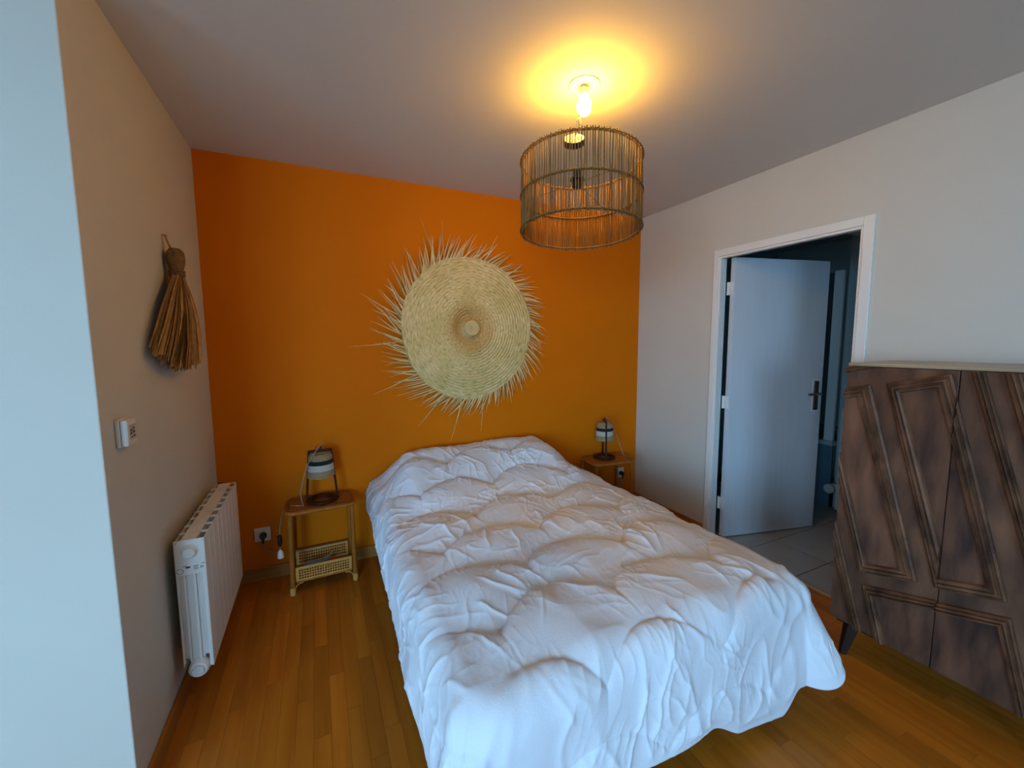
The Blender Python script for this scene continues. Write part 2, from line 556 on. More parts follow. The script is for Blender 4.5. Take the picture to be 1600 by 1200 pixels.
# bath tub
bt = thing('bathtub', 'blue grey panelled bathtub in the dark bathroom behind the open door', 'bathtub', (3.96, 2.45, 0))
build('front_panel', MB().box(0.02, 0.04, -0.46, 0.55, 0.0, 0.55), BPANEL, bt, bevel=0.003)
rim = MB()
outer = [(0, -0.47), (0.75, -0.47), (0.75, 0.57), (0, 0.57)]
inner = [(0.07, -0.40), (0.68, -0.40), (0.68, 0.50), (0.07, 0.50)]
lowr = [(0.16, -0.30), (0.60, -0.30), (0.60, 0.40), (0.16, 0.40)]
rim.add([(a, b_, 0.55) for a, b_ in outer] + [(a, b_, 0.585) for a, b_ in outer] + [(a, b_, 0.585) for a, b_ in inner] + [(a, b_, 0.16) for a, b_ in lowr],
        [(i, (i + 1) % 4, 4 + (i + 1) % 4, 4 + i) for i in range(4)] + [(4 + i, 4 + (i + 1) % 4, 8 + (i + 1) % 4, 8 + i) for i in range(4)] +
        [(8 + i, 8 + (i + 1) % 4, 12 + (i + 1) % 4, 12 + i) for i in range(4)] + [(12, 13, 14, 15)])
build('tub', rim, PORC, bt)
# shower screen
ss = thing('shower_screen', 'glass shower screen with pale posts standing on the bathtub rim', 'shower screen', (3.985, 2.03, 0.585))
build('post', MB().box(0, 0.03, -0.035, 0.035, 0, 1.45), PAINTW, ss, bevel=0.003)
build('post', MB().box(0, 0.03, 0.68, 0.72, 0, 1.45), PAINTW, ss, bevel=0.003)
build('glass_pane', MB().box(0.012, 0.018, 0.036, 0.679, 0.02, 1.44), gm, ss)
build('rail', MB().box(0.004, 0.026, 0.036, 0.679, 0, 0.02), METAL, ss)
# slim white cabinet
bc = thing('bathroom_cabinet', 'slim white cabinet against the bathroom wall beyond the doorway', 'cabinet', (3.88, 1.895, 0))
build('carcass', MB().box(0.012, 0.138, -0.55, 0, 0.03, 0.90), PAINTW, bc, bevel=0.003)
build('plinth', MB().box(0.03, 0.138, -0.54, -0.01, 0, 0.03), PAINTW, bc)
for z0, z1 in ((0.035, 0.17), (0.18, 0.60), (0.61, 0.89)):
    build('drawer', MB().box(0, 0.011, -0.545, -0.004, z0, z1), PAINTW, bc, bevel=0.002)
# paper holder on the cabinet side
ph = thing('bathroom_fixture', 'small white fixture low on the side of the slim bathroom cabinet', 'fixture', (3.95, 1.896, 0.17))
build('bracket', MB().box(-0.02, 0.02, 0, 0.02, 0.05, 0.13), WHITEP, ph, bevel=0.004)
build('round_cap', MB().tube([(-0.045, 0.06, 0.02), (0.045, 0.06, 0.02)], 0.04, 16), WHITEP, ph, smooth=True)
build('arm', MB().box(-0.008, 0.008, 0.005, 0.065, 0.015, 0.06), WHITEP, ph)

# ------------------------------------------------------------------ numpy gradient noise
_rs = np.random.RandomState(3)
_perm = _rs.permutation(512)
_perm = np.concatenate([_perm, _perm, _perm])
_ga = _rs.uniform(0, 2 * PI, 512)


def perlin(x, y, seed=0):
    x = np.asarray(x, float) + seed * 17.31; y = np.asarray(y, float) + seed * 9.77
    xi = np.floor(x).astype(int); yi = np.floor(y).astype(int)
    xf, yf = x - xi, y - yi
    u = xf ** 3 * (xf * (xf * 6 - 15) + 10); v = yf ** 3 * (yf * (yf * 6 - 15) + 10)

    def g(ix, iy, dx, dy):
        a = _ga[_perm[(_perm[ix % 512] + iy) % 512]]
        return np.cos(a) * dx + np.sin(a) * dy
    n00 = g(xi, yi, xf, yf); n10 = g(xi + 1, yi, xf - 1, yf)
    n01 = g(xi, yi + 1, xf, yf - 1); n11 = g(xi + 1, yi + 1, xf - 1, yf - 1)
    return ((n00 * (1 - u) + n10 * u) * (1 - v) + (n01 * (1 - u) + n11 * u) * v) * 1.5


def sstep(a, b, x):
    t = np.clip((x - a) / (b - a), 0, 1)
    return t * t * (3 - 2 * t)


# ------------------------------------------------------------------ bed and duvet
bed = thing('bed', 'double bed on a dark base under the white duvet', 'bed', (1.0, 1.9, 0))
build('mattress', MB().box(-0.66, 0.66, -0.92, 0.93, 0.24, 0.44), MATT, bed, bevel=0.04, bseg=3)
build('bed_base', MB().box(-0.64, 0.64, -0.90, 0.93, 0.10, 0.235), DARKW, bed, bevel=0.01)
for sx in (-0.55, 0.55):
    for sy in (-0.8, 0.85):
        build('leg', MB().lathe([(0.025, 0), (0.03, 0.10)], 16, (sx, sy, 0)), DARKW, bed, smooth=True)

BX_0, BX_1, BYF, BYH = 0.345, 1.632, 0.965, 2.835
ZT = 0.535
RF = 0.095


def make_duvet():
    nL, nC, nR, nF, nB = 75, 320, 70, 100, 430
    cs = np.concatenate([np.linspace(-1, 0, nL, endpoint=False), np.linspace(0, 1, nC, endpoint=False), np.linspace(1, 2, nR)])
    rs = np.concatenate([np.linspace(-1, 0, nF, endpoint=False), np.linspace(0, 1, nB)])
    U, V = np.meshgrid(cs, rs)
    Yc = BYF + np.clip(V, 0, 1) * (BYH - BYF)
    k = sstep(0, 1, (2.7 - Yc) / 1.5)
    hl = 0.235 + 0.14 * k + 0.045 * sstep(1.35, 1.0, Yc) + 0.012 * perlin(Yc * 3.1, 0 * Yc, 5)
    hr = 0.33 + 0.02 * perlin(Yc * 3, 0 * Yc + 3, 6) - 0.07 * sstep(1.35, 1.0, Yc)
    Xc = BX_0 + np.clip(U, 0, 1) * (BX_1 - BX_0)
    hf = 0.45 + 0.03 * perlin(Xc * 2.3, 0 * Xc, 8) + 0.085 * sstep(1.60, 1.50, Xc) * sstep(1.12, 1.30, Xc) + 0.03 * sstep(0.9, 0.4, Xc)
    X = np.where(U < 0, BX_0 + U * hl, np.where(U > 1, BX_1 + (U - 1) * hr, Xc))
    Y = np.where(V < 0, BYF + V * hf, Yc)
    ox, oy = X - Xc, Y - Yc
    hx = np.where(U < 0, hl, hr)
    ax_, ay_ = np.abs(ox) / hx, np.abs(oy) / hf
    sc = np.maximum(np.maximum(ax_, ay_), 1e-6) / np.maximum((ax_ ** 3 + ay_ ** 3) ** (1 / 3), 1e-6)
    ox, oy = ox * sc, oy * sc
    d = np.sqrt(ox ** 2 + oy ** 2)
    dn = np.maximum(d, 1e-6)
    nx, ny = ox / dn, oy / dn
    corner = 2 * np.abs(nx * ny)
    a = np.minimum(d / RF, PI / 2)
    over = np.maximum(d - RF * PI / 2, 0)
    sper = Xc + np.sign(nx) * (Yc - BYF) + 0.35 * np.arcsin(np.clip(nx, -1, 1))
    ruff = 0.08 * np.sin(sper * 8 + 0.5)
    th = np.arctan2(-ny, np.abs(nx))
    flare = 0.05 + 0.42 * corner + 0.5 * ruff * (1 - corner) + 0.06 * np.sin(th * 7) * corner
    flare = np.clip(flare, -0.05, 0.62)
    out = RF * np.sin(a) + flare * over
    drop = RF * (1 - np.cos(a)) + np.sqrt(1 - flare ** 2) * over
    px = Xc + nx * out
    py = Yc + ny * out
    # crown of the stuffed duvet, pillows under the head end
    crown = 0.02 * (1 - ((Xc - 1.0) / 0.66) ** 2)
    headx = sstep(BX_0 - 0.09, BX_0 + 0.20, px) * sstep(BX_1 + 0.06, BX_1 - 0.20, px)
    pil = 0.155 * sstep(2.00, 2.74, Yc + 0.03 * np.sin(Xc * 5)) * headx * (1 - 0.18 * sstep(2.68, 2.84, Yc))
    pil += 0.02 * np.exp(-((Xc - 1.35) / 0.22) ** 2) * sstep(2.35, 2.7, Yc)
    pz = ZT + crown + pil - drop
    P = np.stack([px, py, pz], -1)
    # normals
    dU = np.gradient(P, axis=1); dV = np.gradient(P, axis=0)
    Nn = np.cross(dU, dV)
    Nn /= np.maximum(np.linalg.norm(Nn, axis=-1, keepdims=True), 1e-9)
    # quilting: scalloped rows, staggered
    wx = X + 0.035 * perlin(X * 2.2, Y * 2.2, 1)
    wy = Y + 0.045 * perlin(X * 1.7, Y * 1.7, 2)
    Pp, W, A = 0.285, 0.47, 0.135
    lo = np.full(X.shape, -9.0); hi = np.full(X.shape, 9.0); fx = np.zeros(X.shape)
    for kk in range(-1, 13):
        q = (wx - 0.23) / W + 0.5 * (kk % 2)
        fr_ = q - np.floor(q)
        s = (kk * Pp + 0.25) + A * (1 - (2 * fr_ - 1) ** 2)
        m1 = (s <= wy) & (s > lo); lo = np.where(m1, s, lo)
        m2 = (s > wy) & (s < hi)
        hi = np.where(m2, s, hi); fx = np.where(m2, fr_, fx)
    tt = np.clip((wy - lo) / np.maximum(hi - lo, 1e-3), 0, 1)
    puff = np.sin(PI * tt ** 1.6) ** 0.55
    side = 0.55 + 0.45 * np.sin(PI * fx) ** 0.5
    dist_hi = hi - wy; dist_lo = wy - lo
    near = np.exp(-np.minimum(dist_hi, dist_lo) / 0.05)
    inn = sstep(0.0, 0.16, np.minimum(X - BX_0, BX_1 - X))
    hq = 0.036 * puff * side * (0.35 + 0.65 * inn)
    # wrinkles gathered at the seams, running across them
    def crease(a, b_, seed, sharp):
        return np.exp(-np.abs(perlin(a, b_, seed)) * sharp)

    def mask(fr_, seed, lo_=-0.1, hi_=0.35):
        return sstep(lo_, hi_, perlin(X * fr_, Y * fr_, seed))
    wxx = X + 0.05 * perlin(X * 3.5, Y * 3.5, 61) + 0.015 * perlin(X * 11, Y * 11, 63)
    wyy = Y + 0.05 * perlin(X * 3.5, Y * 3.5, 62) + 0.015 * perlin(X * 11, Y * 11, 64)

    def layer(an_, fu, fv, seed, sharp):
        return crease((wxx * math.cos(an_) - wyy * math.sin(an_)) * fu, (wxx * math.sin(an_) + wyy * math.cos(an_)) * fv, seed, sharp)
    hang = sstep(0.0, 0.12, d)
    ns = np.exp(-dist_hi / 0.065) + 0.6 * np.exp(-dist_lo / 0.04)
    headm = sstep(1.1, 1.9, Yc)
    wr_ = 0.008 * perlin(wxx * 4.5, wyy * 3.5, 23)
    wr_ += 0.0085 * layer(0.35, 7.0, 1.5, 21, 13) * mask(3.0, 41)
    wr_ += 0.0080 * layer(-0.45, 7.0, 1.6, 24, 13) * mask(3.3, 42)
    wr_ += 0.0060 * layer(1.1, 12, 4.0, 25, 9) * mask(5.0, 43) * (0.35 + 0.65 * headm)
    wr_ += 0.0060 * layer(-0.9, 13, 4.2, 26, 9) * mask(5.5, 44) * (0.35 + 0.65 * headm)
    wr_ += 0.0070 * layer(0.12, 17, 5.0, 22, 7) * ns * mask(6.5, 45, -0.3, 0.2)
    wr_ += 0.0045 * layer(-0.3, 26, 8.0, 28, 6) * ns * mask(7.0, 47, -0.2, 0.3)
    wr_ += 0.0032 * layer(0.7, 24, 15, 27, 6) * mask(4.0, 46, -0.1, 0.4) * (0.3 + 0.7 * headm)
    # folds on the hanging sides
    along = sper
    fold = 0.016 * perlin(along * 4.5, d * 2.0, 51) + 0.007 * crease(along * 7, d * 3.0, 52, 9)
    hgt = hq * (1 - 0.6 * hang) + wr_ + fold * hang
    hgt *= 1 - 0.55 * corner * sstep(0, 0.05, d)
    edge = np.minimum.reduce([(U + 1) / 0.10, (2 - U) / 0.10, (V + 1) / 0.10, (1 - V) / 0.03])
    hgt *= np.clip(edge, 0.25, 1)
    P = P + Nn * hgt[..., None]
    sm_ = (np.exp(-((U - 1) / 0.12) ** 2) + np.exp(-(U / 0.12) ** 2)) * sstep(0.01, -0.05, V)
    sm_ = np.clip(sm_, 0, 1)[1:-1, 1:-1, None]
    for _ in range(12):
        av = (P[:-2, 1:-1] + P[2:, 1:-1] + P[1:-1, :-2] + P[1:-1, 2:]) / 4
        P[1:-1, 1:-1] += (av - P[1:-1, 1:-1]) * sm_
    P[..., 1] = np.minimum(P[..., 1], YB - 0.030)
    P[..., 2] = np.maximum(P[..., 2], 0.03)
    nr, nc = U.shape
    idx = np.arange(nr * nc).reshape(nr, nc)
    q = np.stack([idx[:-1, :-1], idx[:-1, 1:], idx[1:, 1:], idx[1:, :-1]], -1).reshape(-1, 4)
    me = bpy.data.meshes.new('duvet')
    me.vertices.add(nr * nc)
    me.vertices.foreach_set('co', P.reshape(-1).astype(np.float32))
    me.loops.add(q.size)
    me.loops.foreach_set('vertex_index', q.reshape(-1).astype(np.int32))
    me.polygons.add(len(q))
    me.polygons.foreach_set('loop_start', np.arange(0, q.size, 4, dtype=np.int32))
    me.update(calc_edges=True)
    me.validate()
    me.polygons.foreach_set('use_smooth', np.ones(len(me.polygons), dtype=bool))
    me.materials.append(DUVET)
    return me


dv = link('duvet', make_duvet())
tag(dv, 'puffy white quilted duvet spread rumpled over the bed', 'duvet')
sm = dv.modifiers.new('thickness', 'SOLIDIFY')
sm.thickness = 0.022
sm.offset = -1.0

# ------------------------------------------------------------------ carved cabinet against the right wall
CX, CY = 2.125, 1.025            # front plane and far edge
CW = 0.714
CZ0, CZ1 = 0.165, 1.352
cab = thing('carved_cabinet', 'dark carved wooden cabinet with slanted panel doors beside the doorway', 'cabinet', (0, 0, 0))
CD = XR - 0.02
build('carcass', MB().box(CX + 0.022, CD, CY - CW + 0.004, CY - 0.004, CZ0, CZ1 - 0.014), CABW, cab, bevel=0.003)
build('cabinet_top', MB().box(CX + 0.004, CD, CY - CW, CY, CZ1 - 0.014, CZ1), CABT, cab, bevel=0.003)
to3 = lambda s_, z_, h_: (CX - h_, CY - s_, z_)
SPL = 0.358
doors = []
for s0, s1 in ((0.003, SPL - 0.0015), (SPL + 0.0015, CW - 0.003)):
    doors.append(build('door', MB().prism([(s0, CZ0 + 0.002), (s1, CZ0 + 0.002), (s1, CZ1 - 0.016), (s0, CZ1 - 0.016)], -0.02, 0.0, to3), CABW, cab, bevel=0.002))
PROF0 = [(0.0, -0.001), (0.0, 0.008), (0.10, 0.016), (0.26, 0.018), (0.34, 0.009), (0.42, 0.009), (0.50, 0.015), (0.62, 0.015), (0.70, 0.007), (0.78, 0.007), (0.86, 0.011), (1.0, 0.007), (1.0, -0.001)]
PROF = [(a, h_ * 1.5 if h_ > 0 else h_) for a, h_ in PROF0]


def clip_poly(poly, smin, smax, zmin, zmax):
    def cl(pts, f, inter):
        out = []
        for i, p in enumerate(pts):
            q = pts[i - 1]
            if f(p):
                if not f(q):
                    out.append(inter(q, p))
                out.append(p)
            elif f(q):
                out.append(inter(q, p))
        return out

    def ix(v, ax):
        def g(a, b):
            t = (v - a[ax]) / (b[ax] - a[ax])
            return tuple(a[k] + (b[k] - a[k]) * t for k in range(len(a)))
        return g
    for v, ax, sg in ((smin, 0, 1), (smax, 0, -1), (zmin, 1, 1), (zmax, 1, -1)):
        poly = cl(poly, lambda p: sg * (p[ax] - v) >= -1e-9, ix(v, ax))
        if len(poly) < 3:
            return []
    return poly


def bounds(k):
    return ((0.004, SPL - 0.002), (SPL + 0.002, CW - 0.004))[k]


def strip(k, i0, i1, o0, o1, name='moulding'):
    """moulding between inner edge i0-i1 and outer edge o0-o1, ridged profile, clipped to door k"""
    mb = MB()
    s0, s1 = bounds(k)
    i0, i1, o0, o1 = map(Vector, (i0, i1, o0, o1))
    pr = PROF
    for (a, ha), (b_, hb_) in zip(pr[:-1], pr[1:]):
        p = [i0.lerp(o0, a), i1.lerp(o1, a), i1.lerp(o1, b_), i0.lerp(o0, b_)]
        if (p[0] - p[3]).length < 1e-6:
            p = [p[0], p[1], p[1] , p[0]]
            pts = [to3(p[0].x, p[0].y, ha), to3(p[1].x, p[1].y, ha), to3(p[1].x, p[1].y, hb_), to3(p[0].x, p[0].y, hb_)]
            lo_, hi_ = 0.0, 1.0
            A_, B_ = p[0], p[1]
            for v0, v1, c_ in ((s0, s1, 0), (CZ0 + 0.003, CZ1 - 0.017, 1)):
                dd = B_[c_] - A_[c_]
                if abs(dd) < 1e-9:
                    if not v0 <= A_[c_] <= v1:
                        hi_ = -1
                    continue
                t0_, t1_ = sorted(((v0 - A_[c_]) / dd, (v1 - A_[c_]) / dd))
                lo_, hi_ = max(lo_, t0_), min(hi_, t1_)
            if hi_ - lo_ > 1e-4:
                a_, b2 = A_.lerp(B_, lo_), A_.lerp(B_, hi_)
                mb.add([to3(a_.x, a_.y, ha), to3(b2.x, b2.y, ha), to3(b2.x, b2.y, hb_), to3(a_.x, a_.y, hb_)], [(0, 1, 2, 3)])
            continue
        poly = [(p[0].x, p[0].y, ha), (p[1].x, p[1].y, ha), (p[2].x, p[2].y, hb_), (p[3].x, p[3].y, hb_)]
        poly = clip_poly(poly, s0, s1, CZ0 + 0.003, CZ1 - 0.017)
        if len(poly) >= 3:
            mb.add([to3(*q) for q in poly], [tuple(range(len(poly)))])
            # skirts at clipped door edges
            for i_, q in enumerate(poly):
                r_ = poly[i_ - 1]
                for v, ax in ((s0, 0), (s1, 0), (CZ0 + 0.003, 1), (CZ1 - 0.017, 1)):
                    if abs(q[ax] - v) < 1e-6 and abs(r_[ax] - v) < 1e-6:
                        mb.add([to3(*q), to3(*r_), to3(r_[0], r_[1], -0.001), to3(q[0], q[1], -0.001)], [(0, 1, 2, 3)])
    if mb.v:
        return build(name, mb, CABM, doors[k])


def panel(k, poly, h=0.010):
    poly = clip_poly([tuple(q) for q in poly], *bounds(k), CZ0 + 0.003, CZ1 - 0.017)
    if len(poly) >= 3:
        build('panel', MB().prism(poly, -0.001, h, to3), CABP, doors[k])


def framed(k, inner, outer, edges):
    panel(k, inner)
    n = len(inner)
    for e in edges:
        strip(k, inner[e], inner[(e + 1) % n], outer[e], outer[(e + 1) % n])


# left door: long slanted panels
P1i = [(-0.06, 1.178), (0.051, 1.207), (0.242, 0.518), (0.133, 0.487), (-0.06, 1.21)]
P1i = [(-0.05, 1.178), (0.051, 1.206), (0.242, 0.518), (0.133, 0.487)]
P1o = [(-0.05, 1.222), (0.093, 1.263), (0.298, 0.488), (0.108, 0.434)]
P1i[0] = (-0.056, 1.176); P1o[0] = (-0.110, 1.208)
framed(0, P1i, P1o, (0, 1, 2, 3))
P2i = [(0.200, 1.239), (0.304, 1.268), (0.495, 0.58), (0.391, 0.55)]
P2o = [(0.148, 1.271), (0.338, 1.323), (0.548, 0.548), (0.349, 0.495)]
framed(0, P2i, P2o, (0, 1, 3))
P3i = [(0.268, 1.40), (0.363, 1.044), (0.479, 0.578), (0.366, 0.546)]
P3o = [(0.20, 1.40), (0.365, 1.215), (0.533, 0.544), (0.355, 0.496)]
panel(1, [(SPL, 1.062), (0.479, 0.578), (SPL, 0.543)])
strip(1, (0.330, 1.176), (0.479, 0.578), (0.333, 1.335), (0.533, 0.544))
strip(1, (0.479, 0.578), (0.330, 0.535), (0.533, 0.544), (0.330, 0.488))
P4i = [(0.170, 0.352), (0.357, 0.412), (0.420, 0.10), (0.235, 0.10)]
P4o = [(0.120, 0.382), (0.358, 0.446), (0.420, 0.05), (0.205, 0.06)]
framed(0, P4i, P4o, (0, 3))
P5i = [(0.340, 0.398), (0.517, 0.448), (0.600, 0.10), (0.340, 0.10)]
P5o = [(0.340, 0.434), (0.545, 0.492), (0.640, 0.08), (0.340, 0.08)]
framed(1, P5i, P5o, (0, 1))
strip(0, (-0.02, 1.303), (0.20, 1.357), (-0.02, 1.345), (0.20, 1.40))           # top rail moulding
strip(0, (-0.03, 0.62), (0.105, 0.15), (-0.005, 0.66), (0.137, 0.15))           # slanted strip at lower far corner
strip(1, (0.385, 1.36), (0.642, 0.42), (0.414, 1.36), (0.668, 0.42))            # long slanted strips of the near door
strip(1, (0.462, 1.36), (0.70, 0.49), (0.497, 1.36), (0.735, 0.49))
strip(1, (0.565, 1.36), (0.74, 0.72), (0.600, 1.36), (0.775, 0.72))
panel(1, [(0.617, 1.40), (0.80, 1.40), (0.80, 0.72)], 0.005)
strip(1, (0.668, 0.42), (0.80, 0.455), (0.658, 0.46), (0.80, 0.498))
for sx, sy, dx, dy in ((CX + 0.045, CY - 0.075, -0.022, 0.022), (CX + 0.045, CY - CW + 0.075, -0.022, -0.022),
                       (CD - 0.06, CY - 0.075, 0.01, 0.022), (CD - 0.06, CY - CW + 0.075, 0.01, -0.022)):
    build('leg', MB().tube([(sx + dx, sy + dy, 0), (sx, sy, CZ0 + 0.004)], [0.016, 0.034], 4), DARKW, cab)
build('bottom_rail', MB().box(CX + 0.03, CD, CY - CW + 0.02, CY - 0.02, CZ0 - 0.022, CZ0), DARKW, cab)

# ------------------------------------------------------------------ radiator on the left wall
RX0, RX1, RZ0, RZ1 = -0.532, -0.435, 0.165, 0.702
RY0, RY1 = 1.905, 2.625
NS = 9
SW = (RY1 - RY0) / NS
rad = thing('radiator', 'white ribbed aluminium radiator mounted low on the cream wall', 'radiator', (0, 0, 0))
s = MB()
g = 0.0026
s.box(RX1 - 0.004, RX1, g, SW - g, RZ0, RZ1 - 0.004)                     # front plate
s.box(RX0, RX0 + 0.004, g, SW - g, RZ0 + 0.02, RZ1 - 0.006)              # back plate
s.box(RX0 + 0.004, RX1 - 0.004, SW / 2 - 0.003, SW / 2 + 0.003, RZ0 + 0.03, RZ1 - 0.02)   # web
s.box(-0.505, -0.462, 0.012, SW - 0.012, RZ0 + 0.0, RZ1 - 0.008)         # water column
s.box(-0.510, -0.460, g, SW - g, RZ1 - 0.008, RZ1)                       # top strip
s.box(RX0, -0.510, g, 0.007, RZ1 - 0.007, RZ1 - 0.001)                   # slot bars
s.box(-0.460, RX1, g, 0.007, RZ1 - 0.007, RZ1 - 0.001)
s.box(RX0, -0.510, SW - 0.007, SW - g, RZ1 - 0.007, RZ1 - 0.001)
s.box(-0.460, RX1, SW - 0.007, SW - g, RZ1 - 0.007, RZ1 - 0.001)
s.box(RX0 + 0.004, -0.505, 0.012, 0.016, RZ0 + 0.05, RZ1 - 0.09)         # fins
s.box(-0.462, RX1 - 0.004, 0.012, 0.016, RZ0 + 0.05, RZ1 - 0.09)
sec = s.mesh('section', RADW, bevel=0.0012, bseg=1)
for i in range(NS):
    link('section', sec, rad, (0, RY0 + i * SW, 0))
e = MB()                                                                 # cast end of the near section
e.prism([(-0.531, 0.56), (-0.531, 0.685), (-0.515, 0.700), (-0.448, 0.700), (-0.437, 0.690), (-0.437, 0.56)], 0, 0.010, lambda a, b_, h_: (a, RY0 - h_ + 0.011, b_))
build('end_plate', e, RADW, rad, bevel=0.003)
e = MB()
for xa, xb, za in ((-0.531, -0.524, 0.20), (-0.509, -0.503, 0.19), (-0.480, -0.470, 0.19), (-0.448, -0.437, 0.168)):
    e.box(xa, xb, RY0 + 0.001, RY0 + 0.012, za, 0.565)
build('end_rib', e, RADW, rad, bevel=0.002)
ax_y = Matrix(((1, 0, 0), (0, 0, -1), (0, 1, 0)))
ax_y = Matrix(((1, 0, 0), (0, 0, -1), (0, 1, 0)))
build('end_hub', MB().lathe([(0.030, 0), (0.028, 0.012), (0.022, 0.021)], 24, (-0.482, RY0 + 0.012, 0.655), ax_y), RADW, rad, smooth=True)
build('end_hub', MB().lathe([(0.036, 0), (0.034, 0.022), (0.028, 0.030)], 24, (-0.482, RY0 + 0.012, 0.175), ax_y), RADW, rad, smooth=True)
for z, dy in ((0.655, 0.0), (0.175, 0.008)):
    build('plug_cap', MB().lathe([(0.021, 0), (0.021, 0.010), (0.018, 0.013)], 24, (-0.482, RY0 - 0.009 - dy, z), ax_y), WHITEP, rad, smooth=True)
build('valve_slot', MB().box(-0.520, -0.497, RY1 + 0.002, RY1 + 0.012, RZ1 - 0.001, RZ1 + 0.004), BLACKP, rad)
ink = MB()
tY = lambda a, b_, h_: (a, RY0 + 0.001 - h_ - 0.0, b_)
el = [(-0.492 + 0.0085 * math.cos(k * PI / 8), 0.592 + 0.004 * math.sin(k * PI / 8)) for k in range(16)]
ink.prism(el, 0, 0.0006, tY)
build('printed_mark', ink, INK, rad)
ink = MB()
ink.tube([(-0.517 + 0.010 * math.cos(k * PI / 8), RY0 + 0.0005, 0.580 + 0.010 * math.sin(k * PI / 8)) for k in range(16)], 0.001, 4, closed=True)
for i_, (xa, wd, za) in enumerate(((-0.474, 0.016, 0.594), (-0.474, 0.013, 0.588), (-0.474, 0.016, 0.582), (-0.453, 0.010, 0.589), (-0.453, 0.010, 0.584), (-0.448, 0.011, 0.600), (-0.508, 0.012, 0.598))):
    ink.box(xa, xa + wd, RY0 + 0.0003, RY0 + 0.0013, za - 0.0014, za + 0.0014)
build('printed_lettering', ink, INKG, rad)['kind'] = 'stuff'
for z in (0.60, 0.27):
    build('bracket', MB().box(XL, RX0, RY0 + 0.16, RY0 + 0.19, z, z + 0.03), RADW, rad)
    build('bracket', MB().box(XL, RX0, RY1 - 0.19, RY1 - 0.16, z, z + 0.03), RADW, rad)

# ------------------------------------------------------------------ thermostat
th = thing('thermostat', 'small white thermostat on the cream wall above the radiator', 'thermostat', (XL, 1.655, 1.178))
build('back_housing', MB().box(0, 0.012, -0.038, 0.038, -0.043, 0.043), WHITEP, th, bevel=0.004)
build('cover', MB().box(0.012, 0.030, -0.036, 0.036, -0.041, 0.041), WHITEP, th, bevel=0.007, bseg=3)
build('display', MB().box(0.0295, 0.0305, -0.022, 0.030, -0.022, 0.024), mat('display_grey', (0.45, 0.45, 0.42), 0.3), th)
dg = MB()
for yy, z0, z1, w_ in ((-0.016, 0.004, 0.010, 0.012), (0.002, 0.008, 0.014, 0.012), (-0.016, -0.006, 0.0, 0.010), (0.0, -0.004, 0.003, 0.016), (0.004, -0.016, -0.010, 0.012), (-0.012, -0.016, -0.012, 0.008)):
    dg.box(0.0305, 0.0311, yy, yy + w_, z0, z1)
build('display_mark', dg, INK, th)

# ------------------------------------------------------------------ straw tassel
tz = 1.40
ta = thing('straw_tassel', 'brown straw tassel hanging from a loop on the cream wall', 'tassel', (XL, 2.22, 0))
build('hanging_loop', MB().tube([(0.012, 0.0, 1.905), (0.02, 0.012, 1.87), (0.03, 0.02, 1.845)], 0.003, 6).tube([(0.012, 0.0, 1.905), (0.02, 0.002, 1.87), (0.028, 0.004, 1.845)], 0.003, 6), RAFFIA, ta)
build('nail', MB().tube([(0.001, 0, 1.902), (0.02, 0, 1.902)], 0.003, 8), METAL, ta)
kp = [(0.010, 1.853), (0.028, 1.850), (0.039, 1.837), (0.043, 1.815), (0.041, 1.790), (0.032, 1.765), (0.026, 1.748), (0.032, 1.730), (0.046, 1.68), (0.056, 1.64)]
kn = MB()
vs, fs = [], []
n = 28
for r_, h_ in kp:
    for j in range(n):
        an = 2 * PI * j / n
        rr = r_ * (1 + 0.06 * math.sin(7 * an + 40 * h_))
        vs.append((0.040 + 0.72 * rr * math.cos(an), 0.012 + rr * 1.12 * math.sin(an), h_))
for i in range(len(kp) - 1):
    for j in range(n):
        fs.append((i * n + j, i * n + (j + 1) % n, (i + 1) * n + (j + 1) % n, (i + 1) * n + j))
fs.append(tuple(reversed(range(n))))
kn.add(vs, fs)
build('knot', kn, RAFFIAK, ta, smooth='all')
bn = MB()
for z in (1.757, 1.748, 1.739):
    bn.tube([(0.040 + 0.024 * math.cos(k * PI / 12), 0.012 + 0.036 * math.sin(k * PI / 12), z + 0.002 * math.sin(k)) for k in range(24)], 0.005, 6, closed=True)
build('binding', bn, RAFFIAK, ta, smooth='all')
sk = MB()
